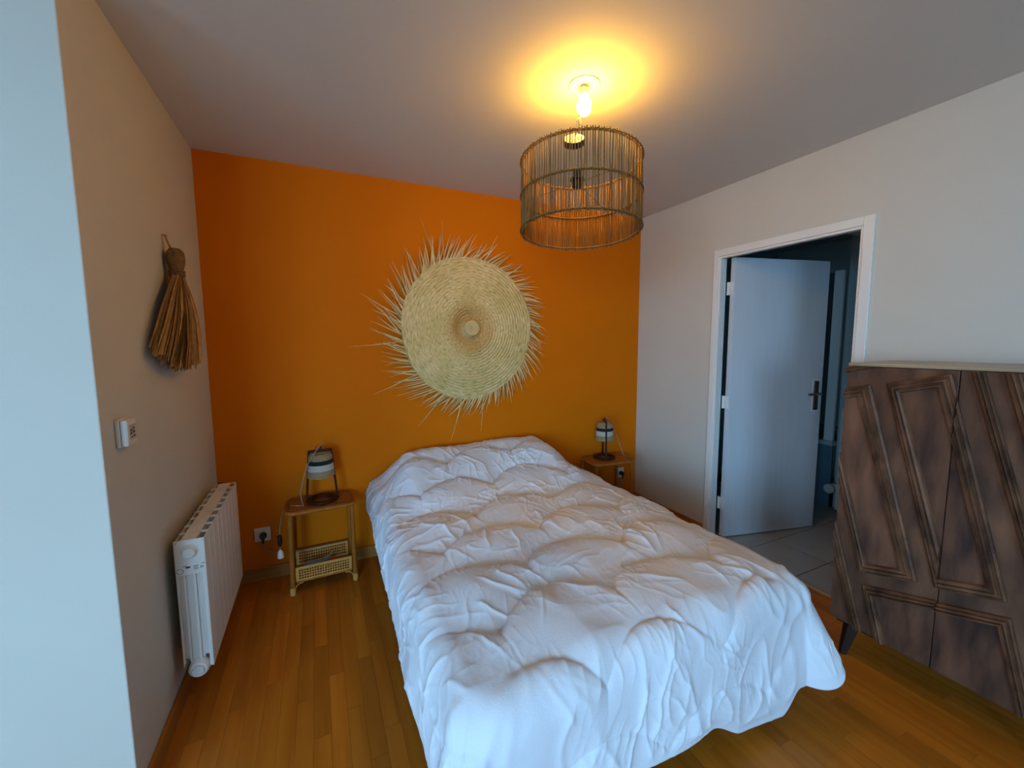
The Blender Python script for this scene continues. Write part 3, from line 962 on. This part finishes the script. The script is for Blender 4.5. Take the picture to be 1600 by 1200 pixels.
for i in range(340):
    an = rnd.uniform(-1, 1)
    dep = rnd.random()
    y0 = 0.012 + an * 0.030
    x0 = 0.028 + 0.030 * dep
    spread = an + rnd.uniform(-0.07, 0.07)
    zb = 1.335 + 0.085 * abs(spread + 0.05) ** 2.0 + rnd.uniform(0, 0.03) + (rnd.random() < 0.12) * rnd.uniform(0, 0.10)
    y1 = -0.03 + spread * 0.30
    bulge = math.sqrt(max(0, 1 - min(1, abs(an)) ** 2))
    x1 = 0.012 + (0.015 + 0.055 * dep) * (0.3 + 0.7 * bulge)
    pts = []
    for k in range(5):
        t_ = k / 4
        e_ = t_ ** 0.85
        pts.append(Vector((x0 + (x1 - x0) * t_ + 0.018 * math.sin(t_ * PI) * bulge, y0 + (y1 - y0) * e_ + rnd.uniform(-0.004, 0.004), 1.745 + (zb - 1.745) * t_)))
    wdt = rnd.uniform(0.004, 0.0085)
    tw = rnd.uniform(-0.8, 0.8)
    vs, fs = [], []
    for k, p in enumerate(pts):
        ww = wdt * (0.55 + 0.45 * min(1, k / 2)) * (0.6 if k == 4 else 1)
        sv = Vector((math.sin(tw), math.cos(tw), 0)) * ww
        nv = Vector((math.cos(tw), -math.sin(tw), 0)) * 0.0012
        vs += [p - sv, p + nv, p + sv, p - nv]
    for k in range(4):
        for j in range(4):
            fs.append((k * 4 + j, k * 4 + (j + 1) % 4, k * 4 + 4 + (j + 1) % 4, k * 4 + 4 + j))
    fs += [(3, 2, 1, 0), (16, 17, 18, 19)]
    sk.add(vs, fs)
o = build('straw_skirt', sk, RAFFIA, ta)
o['kind'] = 'stuff'

# ------------------------------------------------------------------ woven palm disc
DC = Vector((0.992, YB, 1.548))
disc = thing('woven_wall_disc', 'large round woven palm disc with spiky fringe on the orange wall', 'wall decoration', DC)
ax_out = Matrix(((1, 0, 0), (0, 0, -1), (0, 1, 0)))   # local z -> -y (towards the room)
NA, NRR = 160, 150


def disc_mesh(r0, r1, n_r, name, material, closed_back):
    vs, fs = [], []
    for i in range(n_r + 1):
        r_ = r0 + (r1 - r0) * i / n_r
        for j in range(NA):
            an = 2 * PI * j / NA
            sp = r_ / 0.0215 + an / (2 * PI)                     # spiral coil
            coil = 0.0032 * abs(math.sin(PI * sp)) ** 0.7
            # shallow hat: rim near the wall, middle sunk, hub raised
            h_ = 0.052 + 0.006 * math.sin(2 * an + 1) * (r_ / 0.5) - 0.020 * (r_ / 0.5) ** 2
            tt_ = min(1, max(0, (0.155 - r_) / 0.075))
            h_ -= 0.030 * tt_ * tt_ * (3 - 2 * tt_)
            uu = min(1, max(0, (0.066 - r_) / 0.014))
            h_ += 0.042 * uu * uu * (3 - 2 * uu)
            rr = r_ * (1 + (0.008 * math.sin(3 * an + 0.6) + 0.003 * math.sin(7 * an)) * (r_ / 0.5) ** 2)
            stitch = 0.0011 * math.sin(an * max(12, int(r_ * 500)) + sp * 3)
            vs.append(Vector((rr * 0.972 * math.cos(an) + 0.012 * (1 - r_ / 0.5), -h_ - coil - stitch, rr * 1.015 * math.sin(an) + 0.008 * (1 - r_ / 0.5))))
    for i in range(n_r):
        for j in range(NA):
            fs.append((i * NA + j, i * NA + (j + 1) % NA, (i + 1) * NA + (j + 1) % NA, (i + 1) * NA + j))
    if r0 < 0.01:
        fs.append(tuple(range(NA)))
    mb = MB().add(vs, fs)
    if closed_back:
        o_ = n_r * NA
        bv = [(v.x, -0.010, v.z) for v in vs[o_:o_ + NA]]
        k0 = len(mb.v)
        mb.add(bv, [tuple(range(NA))])
        mb.f += [(o_ + j, o_ + (j + 1) % NA, k0 + (j + 1) % NA, k0 + j) for j in range(NA)]
    return build(name, mb, material, disc, smooth='all')


disc_mesh(0.15, 0.497, 96, 'woven_body', STRAW, True)
disc_mesh(0.058, 0.15, 40, 'sunken_ring', STRAW, False)
disc_mesh(0.004, 0.058, 24, 'hub', STRAW, False)
NLEAF = 210


def leaf(an, ln, swirl, wd, droop):
    base = Vector((math.cos(an) * 0.972, 0, math.sin(an) * 1.015)) * 0.475
    rad_d = Vector((math.cos(an), 0, math.sin(an)))
    tan_d = Vector((math.sin(an), 0, -math.cos(an)))            # clockwise as seen from the room
    dr = (rad_d * math.cos(swirl) + tan_d * math.sin(swirl))
    sd = Vector((-dr.z, 0, dr.x))
    vs, fs = [], []
    K = 5
    for k in range(K + 1):
        t_ = k / K
        c = base + dr * (ln + 0.03) * t_ + tan_d * droop * t_ * t_ + Vector((0, -0.028 - 0.012 * t_ - 0.02 * math.sin(t_ * 2.2) * (0.5 + 2 * abs(droop)), 0))
        w_ = wd * (1 - t_ ** 1.6) * (0.75 + 0.6 * t_ * (1 - t_)) + 0.0005
        vs += [c - sd * w_, c + Vector((0, 0.0025, 0)) * (1 - t_), c + sd * w_, c + Vector((0, -0.0008, 0))]
    for k in range(K):
        for j in range(4):
            fs.append((k * 4 + j, k * 4 + (j + 1) % 4, k * 4 + 4 + (j + 1) % 4, k * 4 + 4 + j))
    fs += [(3, 2, 1, 0), (K * 4, K * 4 + 1, K * 4 + 2, K * 4 + 3)]
    build('palm_leaf', MB().add(vs, fs), LEAF, disc)


for i in range(NLEAF):
    an = 2 * PI * i / NLEAF + rnd.uniform(-0.012, 0.012)
    dg_ = math.degrees(an) % 360
    # longer on the left and lower left, shorter on the upper right
    base_len = 0.125 + 0.075 * max(0, math.cos(an - math.radians(185))) + 0.02 * max(0, math.cos(an - math.radians(330)))
    if 255 < dg_ < 330:
        base_len *= 0.85
    ln = base_len * rnd.uniform(0.6, 1.25)
    leaf(an, ln, rnd.gauss(0.62, 0.13), rnd.uniform(0.0034, 0.0060), rnd.uniform(-0.02, 0.035))
for dg_, ln, sw in ((118, 0.30, 0.05), (112, 0.24, 0.25), (190, 0.33, 0.02), (172, 0.27, 0.3), (262, 0.30, 0.1), (246, 0.27, 0.25), (345, 0.20, 0.55), (218, 0.30, 0.2), (75, 0.19, 0.1), (282, 0.24, 0.25)):
    leaf(math.radians(dg_), ln, sw, 0.003, 0.02)

# ------------------------------------------------------------------ ceiling bulb
RC = Vector((1.043, 1.508, H))
cb = thing('ceiling_bulb', 'bare lit bulb in a holder on the round ceiling plate', 'light bulb', RC)
build('ceiling_plate', MB().lathe([(0.062, -0.001), (0.062, -0.005), (0.055, -0.007)], 40), CEIL, cb, smooth=True)
build('terminal_block', MB().box(-0.012, 0.012, -0.008, 0.008, -0.016, -0.006), BRASS, cb, bevel=0.002)
build('lamp_holder', MB().lathe([(0.012, -0.014), (0.018, -0.016), (0.019, -0.030), (0.021, -0.032), (0.021, -0.036)], 24), BRASS, cb, smooth=True)
build('holder_collar', MB().lathe([(0.0195, -0.036), (0.0195, -0.042), (0.014, -0.043)], 24), WHITEP, cb, smooth=True)
bp_ = [(0.013, -0.043), (0.017, -0.050), (0.023, -0.060), (0.0285, -0.072), (0.0305, -0.085), (0.029, -0.099), (0.024, -0.110), (0.014, -0.118), (0.004, -0.121)]
build('bulb', MB().lathe(bp_, 28), BULB, cb, smooth='all')

# ------------------------------------------------------------------ pendant shade of willow sticks
SC = Vector((1.0248, 1.5014, 2.0511))
SR, SH = 0.2453, 0.288
az = Vector((0.0383, 0.0594, 1)).normalized()
axx = Vector((0, 1, 0)).cross(az).normalized()
ayy = az.cross(axx)
Q = Matrix((axx, ayy, az)).transposed()
pend = thing('pendant_lamp', 'drum pendant shade of vertical willow sticks hanging crooked below the bulb', 'pendant lamp', (0, 0, 0))
PM = Matrix.Translation(SC) @ Q.to_4x4()
pend.matrix_world = PM
NST = 148
stick_me = []
for k in range(6):
    b1, b2 = rnd.uniform(-0.003, 0.003), rnd.uniform(-0.002, 0.002)
    r0_ = 0.0018 + 0.00022 * k
    stick_me.append(MB().tube([(0, 0, -SH / 2 - 0.006), (b1, b2, -SH / 6), (-b1, b2, SH / 6), (0, 0, SH / 2 + 0.006)], [r0_ * 0.9, r0_, r0_ * 1.05, r0_ * 0.85], 6).mesh('stick', STICK, smooth='all'))
for i in range(NST):
    an = 2 * PI * i / NST + rnd.uniform(-0.006, 0.006)
    o = link('stick', rnd.choice(stick_me), pend, (SR * math.cos(an), SR * math.sin(an), rnd.uniform(-0.004, 0.004)),
             (rnd.uniform(-0.012, 0.012), rnd.uniform(-0.012, 0.012), rnd.uniform(0, 6)))
for z in (-SH / 2 + 0.004, 0, SH / 2 - 0.004):
    for rr, nm in ((SR - 0.0055, 'inner_ring'), (SR + 0.0050, 'outer_ring')):
        pts = []
        for k in range(296):
            an = 2 * PI * k / 296
            wv = (0.0011 if rr > SR else 0.0006) * math.sin(an * 74)
            pts.append(((rr + wv) * math.cos(an), (rr + wv) * math.sin(an), z + wv))
        build(nm, MB().tube(pts, 0.0028, 6, closed=True), RINGM, pend, smooth='all')
Qi = PM.inverted()
sock = Qi @ Vector((1.002, 1.492, 2.108))
cup = Qi @ Vector((0.975, 1.478, 2.262))
sp = MB()
for k in range(3):
    an = 2 * PI * k / 3 + 0.4
    sp.tube([(sock.x, sock.y, sock.z - 0.006), (SR * math.cos(an), SR * math.sin(an), 0.0)], 0.0016, 6)
build('spider_arm', sp, RINGM, pend)
so = MB().lathe([(0.008, 0.048), (0.017, 0.040), (0.019, 0.012), (0.029, 0.010), (0.029, 0.002), (0.020, 0.0), (0.020, -0.024), (0.017, -0.025)], 24, sock)
build('lamp_socket', so, BLACKP, pend, smooth=True)
ca_z = (Qi.to_3x3() @ Vector((-0.42, -0.62, 0.66))).normalized()
ca_x = ca_z.orthogonal().normalized()
CA = Matrix((ca_x, ca_z.cross(ca_x), ca_z)).transposed()
build('canopy_cup', MB().lathe([(0.041, -0.022), (0.043, -0.018), (0.043, 0.0), (0.040, 0.003)], 32, cup, CA, cap0=False, cap1=False), BLACKP, pend, smooth=True)
build('canopy_lid', MB().lathe([(0.040, 0.003), (0.003, 0.004)], 32, cup, CA, cap0=False), BRASS, pend)
hook = Qi @ Vector((1.030, 1.500, 2.44))
mid = Qi @ Vector((1.003, 1.488, 2.36))
kn_ = Qi @ Vector((1.008, 1.490, 2.325))
cd = MB().tube([hook, Qi @ Vector((1.012, 1.492, 2.41)), mid, Qi @ Vector((1.003, 1.488, 2.34)), kn_, Qi @ Vector((1.006, 1.490, 2.28)), sock + Vector((0, 0, 0.046))], 0.0028, 8)
build('cord', cd, CORD, pend, smooth='all')
build('tie_wire', MB().tube([mid, Qi @ Vector((0.992, 1.484, 2.335)), Qi @ Vector((0.990, 1.482, 2.29)), cup], 0.002, 6).tube([Qi @ Vector((1.012, 1.492, 2.36)), Qi @ Vector((1.018, 1.492, 2.335)), kn_], 0.0018, 6), CORD, pend, smooth='all')

# ------------------------------------------------------------------ rattan bedside tables
TWX, TDY, TH_ = 0.385, 0.265, 0.50


def oct_poly(a, b_, c):
    return [(-a + c, -b_), (a - c, -b_), (a, -b_ + c), (a, b_ - c), (a - c, b_), (-a + c, b_), (-a, b_ - c), (-a, -b_ + c)]


def make_table(label, loc, rz):
    t_ = thing('rattan_bedside_table', label, 'bedside table', loc, rz, 'rattan bedside tables')
    a, b_ = TWX / 2, TDY / 2
    up = lambda x_, y_, h_: (x_, y_, h_)
    top = build('table_top', MB().prism(oct_poly(a - 0.012, b_ - 0.012, 0.028), TH_ - 0.018, TH_ - 0.003, up), RATTANTOP, t_)
    ed = oct_poly(a - 0.010, b_ - 0.010, 0.028)
    pts = []
    for i in range(8):
        p, q_ = Vector(ed[i]), Vector(ed[(i + 1) % 8])
        for k in range(5):
            v = p.lerp(q_, 0.06 + 0.88 * k / 4)
            pts.append((v.x, v.y, TH_ - 0.012))
    build('top_edge', MB().tube(pts, 0.0115, 8, closed=True), RATTAN, top, smooth='all')
    pts = [(x_ * 0.95, y_ * 0.93, TH_ - 0.002) for x_, y_, _ in pts]
    build('top_binding', MB().tube(pts, 0.0035, 6, closed=True), RATTANTRIM, top, smooth='all')
    lx, ly = a - 0.028, b_ - 0.030
    for sx in (-1, 1):
        for sy in (-1, 1):
            x_, y_ = sx * lx, sy * ly
            lg = build('leg', MB().tube([(x_ + sx * 0.006, y_ + sy * 0.004, 0.0), (x_ + sx * 0.003, y_, 0.25), (x_, y_, TH_ - 0.016)], 0.0135, 12), RATTAN, t_, smooth=True)
            build('foot_wrap', MB().lathe([(0.0155, 0.004), (0.0165, 0.012), (0.0165, 0.040), (0.0150, 0.046)], 14, (x_ + sx * 0.006, y_ + sy * 0.004, 0)), CANE, lg, smooth=True)
    # lower tray with slanted cane panels
    z0, z1 = 0.070, 0.162
    build('tray_floor', MB().box(-lx + 0.012, lx - 0.012, -ly + 0.01, ly - 0.01, z0 - 0.004, z0 + 0.004), RATTANTOP, t_)
    for sy in (-1, 1):
        yb_, yt_ = sy * (ly - 0.004), sy * (ly + 0.014)
        P3 = lambda u_, v_, o_=0.0: (u_, yb_ + (yt_ - yb_) * v_ + sy * o_, z0 + (z1 - z0) * v_)
        L0, L1 = -lx + 0.013, lx - 0.013
        cn = MB()
        nx_, nz_ = 20, 4
        u0, u1, v0, v1 = L0 + 0.014, L1 - 0.014, 0.14, 0.88
        for side_ in (0.0012, -0.0012):
            # margin frame
            for (ua, ub, va, vb) in ((L0, L1, 0, v0), (L0, L1, v1, 1), (L0, u0, v0, v1), (u1, L1, v0, v1)):
                cn.add([P3(ua, va, side_), P3(ub, va, side_), P3(ub, vb, side_), P3(ua, vb, side_)], [(0, 1, 2, 3)])
            du, dv_ = (u1 - u0) / nx_, (v1 - v0) / nz_
            for i in range(nx_):
                for j in range(nz_):
                    ua, va = u0 + i * du, v0 + j * dv_
                    hu, hv = du * 0.17, dv_ * 0.17
                    oc = [P3(ua, va, side_), P3(ua + du, va, side_), P3(ua + du, va + dv_, side_), P3(ua, va + dv_, side_)]
                    ic = [P3(ua + hu, va + hv, side_), P3(ua + du - hu, va + hv, side_), P3(ua + du - hu, va + dv_ - hv, side_), P3(ua + hu, va + dv_ - hv, side_)]
                    cn.add(oc + ic, [(0, 1, 5, 4), (1, 2, 6, 5), (2, 3, 7, 6), (3, 0, 4, 7)])
        cp = build('cane_panel', cn, CANE, t_)
        build('panel_rail', MB().tube([P3(L0, 0.0), P3(L1, 0.0)], 0.006, 8), RATTAN, cp, smooth=True)
        build('panel_rail', MB().tube([P3(L0, 1.0), P3(L1, 1.0)], 0.0045, 8), RATTANTRIM if sy > 0 else CANE, cp, smooth=True)
        for sx in (-1, 1):
            pts = [(sx * (lx - 0.008), sy * ly, 0.030), (sx * (lx - 0.012), sy * ly, 0.048), (sx * (lx - 0.026), sy * ly, 0.060), (sx * (lx - 0.05), sy * ly, 0.064)]
            build('corner_brace', MB().tube(pts, 0.0032, 6), CANE, t_, smooth=True)
    for sx in (-1, 1):
        build('side_rail', MB().tube([(sx * lx, -ly, z0), (sx * lx, ly, z0)], 0.007, 8).tube([(sx * lx, -ly, TH_ - 0.05), (sx * lx, ly, TH_ - 0.05)], 0.006, 8), RATTAN, t_, smooth=True)
    return t_


t1 = make_table('rattan bedside table left of the bed, its cane tray in full view', (-0.026, 2.697, 0), math.radians(2))
t2 = copy_tree(t1)
t2.location = (2.112, 2.668, 0)
t2.rotation_euler = (0, 0, math.radians(-4))
t2['label'] = 'rattan bedside table in the far corner right of the bed'


# ------------------------------------------------------------------ table lamps
def make_lamp(label, loc, rz):
    l_ = thing('table_lamp', label, 'table lamp', loc, rz, 'bedside table lamps')
    build('base_ring', MB().lathe([(0.058, 0.0), (0.088, 0.0), (0.088, 0.014), (0.058, 0.014), (0.058, 0.0)], 40, cap0=False, cap1=False), LAMPW, l_, bevel=0.001, smooth=True)
    for sx in (-1, 1):
        pr = [(-0.008, -0.007), (0.008, -0.007), (0.008, 0.007), (-0.008, 0.007)]
        vs = [(sx * 0.086 + a_ * 0.8, b_, 0.0) for a_, b_ in pr] + [(sx * 0.061 + a_ * 0.8, b_, 0.312) for a_, b_ in pr]
        build('upright', MB().add(vs, [(3, 2, 1, 0), (4, 5, 6, 7)] + [(i, (i + 1) % 4, 4 + (i + 1) % 4, 4 + i) for i in range(4)]), LAMPW, l_, bevel=0.0015)
    build('crossbar', MB().box(-0.067, 0.067, -0.007, 0.007, 0.300, 0.314), LAMPW, l_, bevel=0.0015)
    # rope-wound shade in bands
    zs = [(0.150, 0.190, ROPE_N), (0.190, 0.228, ROPE_W), (0.228, 0.253, ROPE_K), (0.253, 0.296, ROPE_N)]
    R_ = lambda z: 0.0755 - 0.10 * (z - 0.150) - (0.010 * max(0, (z - 0.27) / 0.026) ** 2)
    sh = None
    first = None
    for z0, z1, m_ in zs:
        pts = []
        turns = (z1 - z0) / 0.0076
        N_ = int(turns * 28)
        for k in range(N_ + 1):
            an = 2 * PI * turns * k / N_
            z = z0 + (z1 - z0) * k / N_
            pts.append((R_(z) * math.cos(an), R_(z) * math.sin(an) * 0.98, z))
        o_ = build('shade_band', MB().tube(pts, 0.0044, 6), m_, l_, smooth='all')
    build('shade_top', MB().lathe([(0.052, 0.297), (0.020, 0.300), (0.006, 0.300)], 28, cap0=False), ROPE_N, l_, smooth=True)
    build('cord_grip', MB().lathe([(0.010, 0.314), (0.010, 0.322), (0.005, 0.336)], 14), BLACKP, l_, smooth=True)
    return l_


la = make_lamp('rope and dark wood table lamp on the table left of the bed', (-0.014, 2.70, TH_ + 0.0005), math.radians(3))
build('cord', MB().tube([(0.0, 0.0, 0.33), (0.012, -0.012, 0.36), (0.02, -0.016, 0.372), (0.005, -0.03, 0.35), (-0.03, -0.062, 0.315), (-0.075, -0.082, 0.25), (-0.10, -0.085, 0.17), (-0.118, -0.08, 0.09),
                         (-0.112, -0.07, 0.03), (-0.105, -0.06, 0.004), (-0.13, -0.045, 0.004), (-0.165, -0.03, 0.006), (-0.176, -0.01, 0.006)], 0.0026, 8), CORD, la, smooth='all')
lb = make_lamp('rope and dark wood table lamp in the corner right of the bed', (2.105, 2.70, TH_ + 0.0005), math.radians(62))
build('cord', MB().tube([(0.0, 0.0, 0.33), (0.02, -0.02, 0.335), (0.04, -0.06, 0.28), (0.035, -0.10, 0.19), (0.02, -0.13, 0.10), (0.01, -0.155, 0.03), (0.0, -0.165, 0.004)], 0.0024, 8), CORD, lb, smooth='all')


# ------------------------------------------------------------------ sockets and plugs on the orange wall
def make_socket(label, loc):
    s_ = thing('wall_socket', label, 'wall socket', loc, 0, 'wall sockets')
    build('face_plate', MB().box(-0.043, 0.043, -0.010, 0, -0.043, 0.043), WHITEP, s_, bevel=0.003)
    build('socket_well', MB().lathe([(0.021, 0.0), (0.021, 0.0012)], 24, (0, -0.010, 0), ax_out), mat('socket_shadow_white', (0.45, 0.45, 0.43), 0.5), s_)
    return s_


def make_plug(label, loc, pts):
    p_ = thing('power_plug', label, 'plug', loc, 0, 'black plugs')
    build('plug_body', MB().lathe([(0.019, 0.0), (0.0195, 0.012), (0.0165, 0.030), (0.012, 0.036)], 20, (0, 0, 0), ax_out), BLACKP, p_, smooth=True)
    build('strain_relief', MB().tube([(0, -0.026, -0.006), (0, -0.030, -0.028), (0, -0.027, -0.042)], [0.010, 0.007, 0.0045], 10), BLACKP, p_, smooth=True)
    build('cord', MB().tube(pts, 0.003, 8), CORD, p_, smooth='all')
    return p_


make_socket('white socket low on the orange wall between radiator and bedside table', (-0.356, YB, 0.289))
make_plug('black plug in the socket near the radiator', (-0.352, YB - 0.0115, 0.287),
          [(0, -0.027, -0.040), (0.004, -0.026, -0.07), (0.02, -0.022, -0.098), (0.055, -0.022, -0.112), (0.085, -0.05, -0.114), (0.100, -0.10, -0.110)])
make_socket('white socket low on the orange wall behind the right bedside table', (2.394, YB, 0.289))
make_plug('black plug in the socket behind the right bedside table', (2.398, YB - 0.0115, 0.287),
          [(0, -0.027, -0.040), (0.0, -0.026, -0.08), (0.004, -0.022, -0.14), (0.006, -0.02, -0.20)])

# cord switch hanging by the left table, bundled cord in its tray
sw = thing('cord_switch', 'black rocker cord switch with white connector hanging beside the left table', 'switch', (-0.245, 2.60, 0.295))
build('switch_body', MB().lathe([(0.003, 0.075), (0.012, 0.068), (0.013, 0.035), (0.010, 0.012), (0.004, 0.005)], 14), BLACKP, sw, smooth=True)
build('white_connector', MB().lathe([(0.004, -0.012), (0.006, -0.016), (0.015, -0.028), (0.017, -0.060), (0.012, -0.064)], 14), WHITEP, sw, smooth=True)
build('cord', MB().tube([(0, 0, 0.006), (0.001, 0, -0.014)], 0.0026, 8).tube([(0, 0, 0.074), (0.004, 0.006, 0.11), (0.012, 0.03, 0.16), (0.02, 0.06, 0.19)], 0.0026, 8), CORD, sw, smooth='all')
bdl = MB()
cpt = Vector((-0.06, 2.69, 0.098))
for k in range(9):
    ph_ = rnd.uniform(0, 6)
    tl = rnd.uniform(-0.5, 0.5); tl2 = rnd.uniform(-0.4, 0.6)
    ra, rb = rnd.uniform(0.055, 0.095), rnd.uniform(0.016, 0.034)
    pts = []
    for j in range(28):
        an = 2 * PI * j / 28 + ph_
        x_, y_ = ra * math.cos(an), rb * math.sin(an)
        z_ = 0.018 * math.sin(an + ph_) + 0.25 * tl2 * x_
        pts.append(cpt + Vector((x_ * math.cos(tl * 0.4) - y_ * math.sin(tl * 0.4), x_ * math.sin(tl * 0.4) + y_, max(z_ + 0.006 * k * 0.6, -0.018))))
    bdl.tube(pts, 0.0028, 6, closed=True)
bdl.tube([cpt + Vector((-0.02, 0, 0.01)), cpt + Vector((0.03, -0.01, 0.04)), cpt + Vector((0.07, -0.02, 0.065)), cpt + Vector((0.09, -0.02, 0.085))], 0.0028, 6)
tag(build('cord_bundle', bdl, CORD, None, smooth='all'), 'bundled grey power cord lying in the cane tray left of the bed', 'cord bundle')
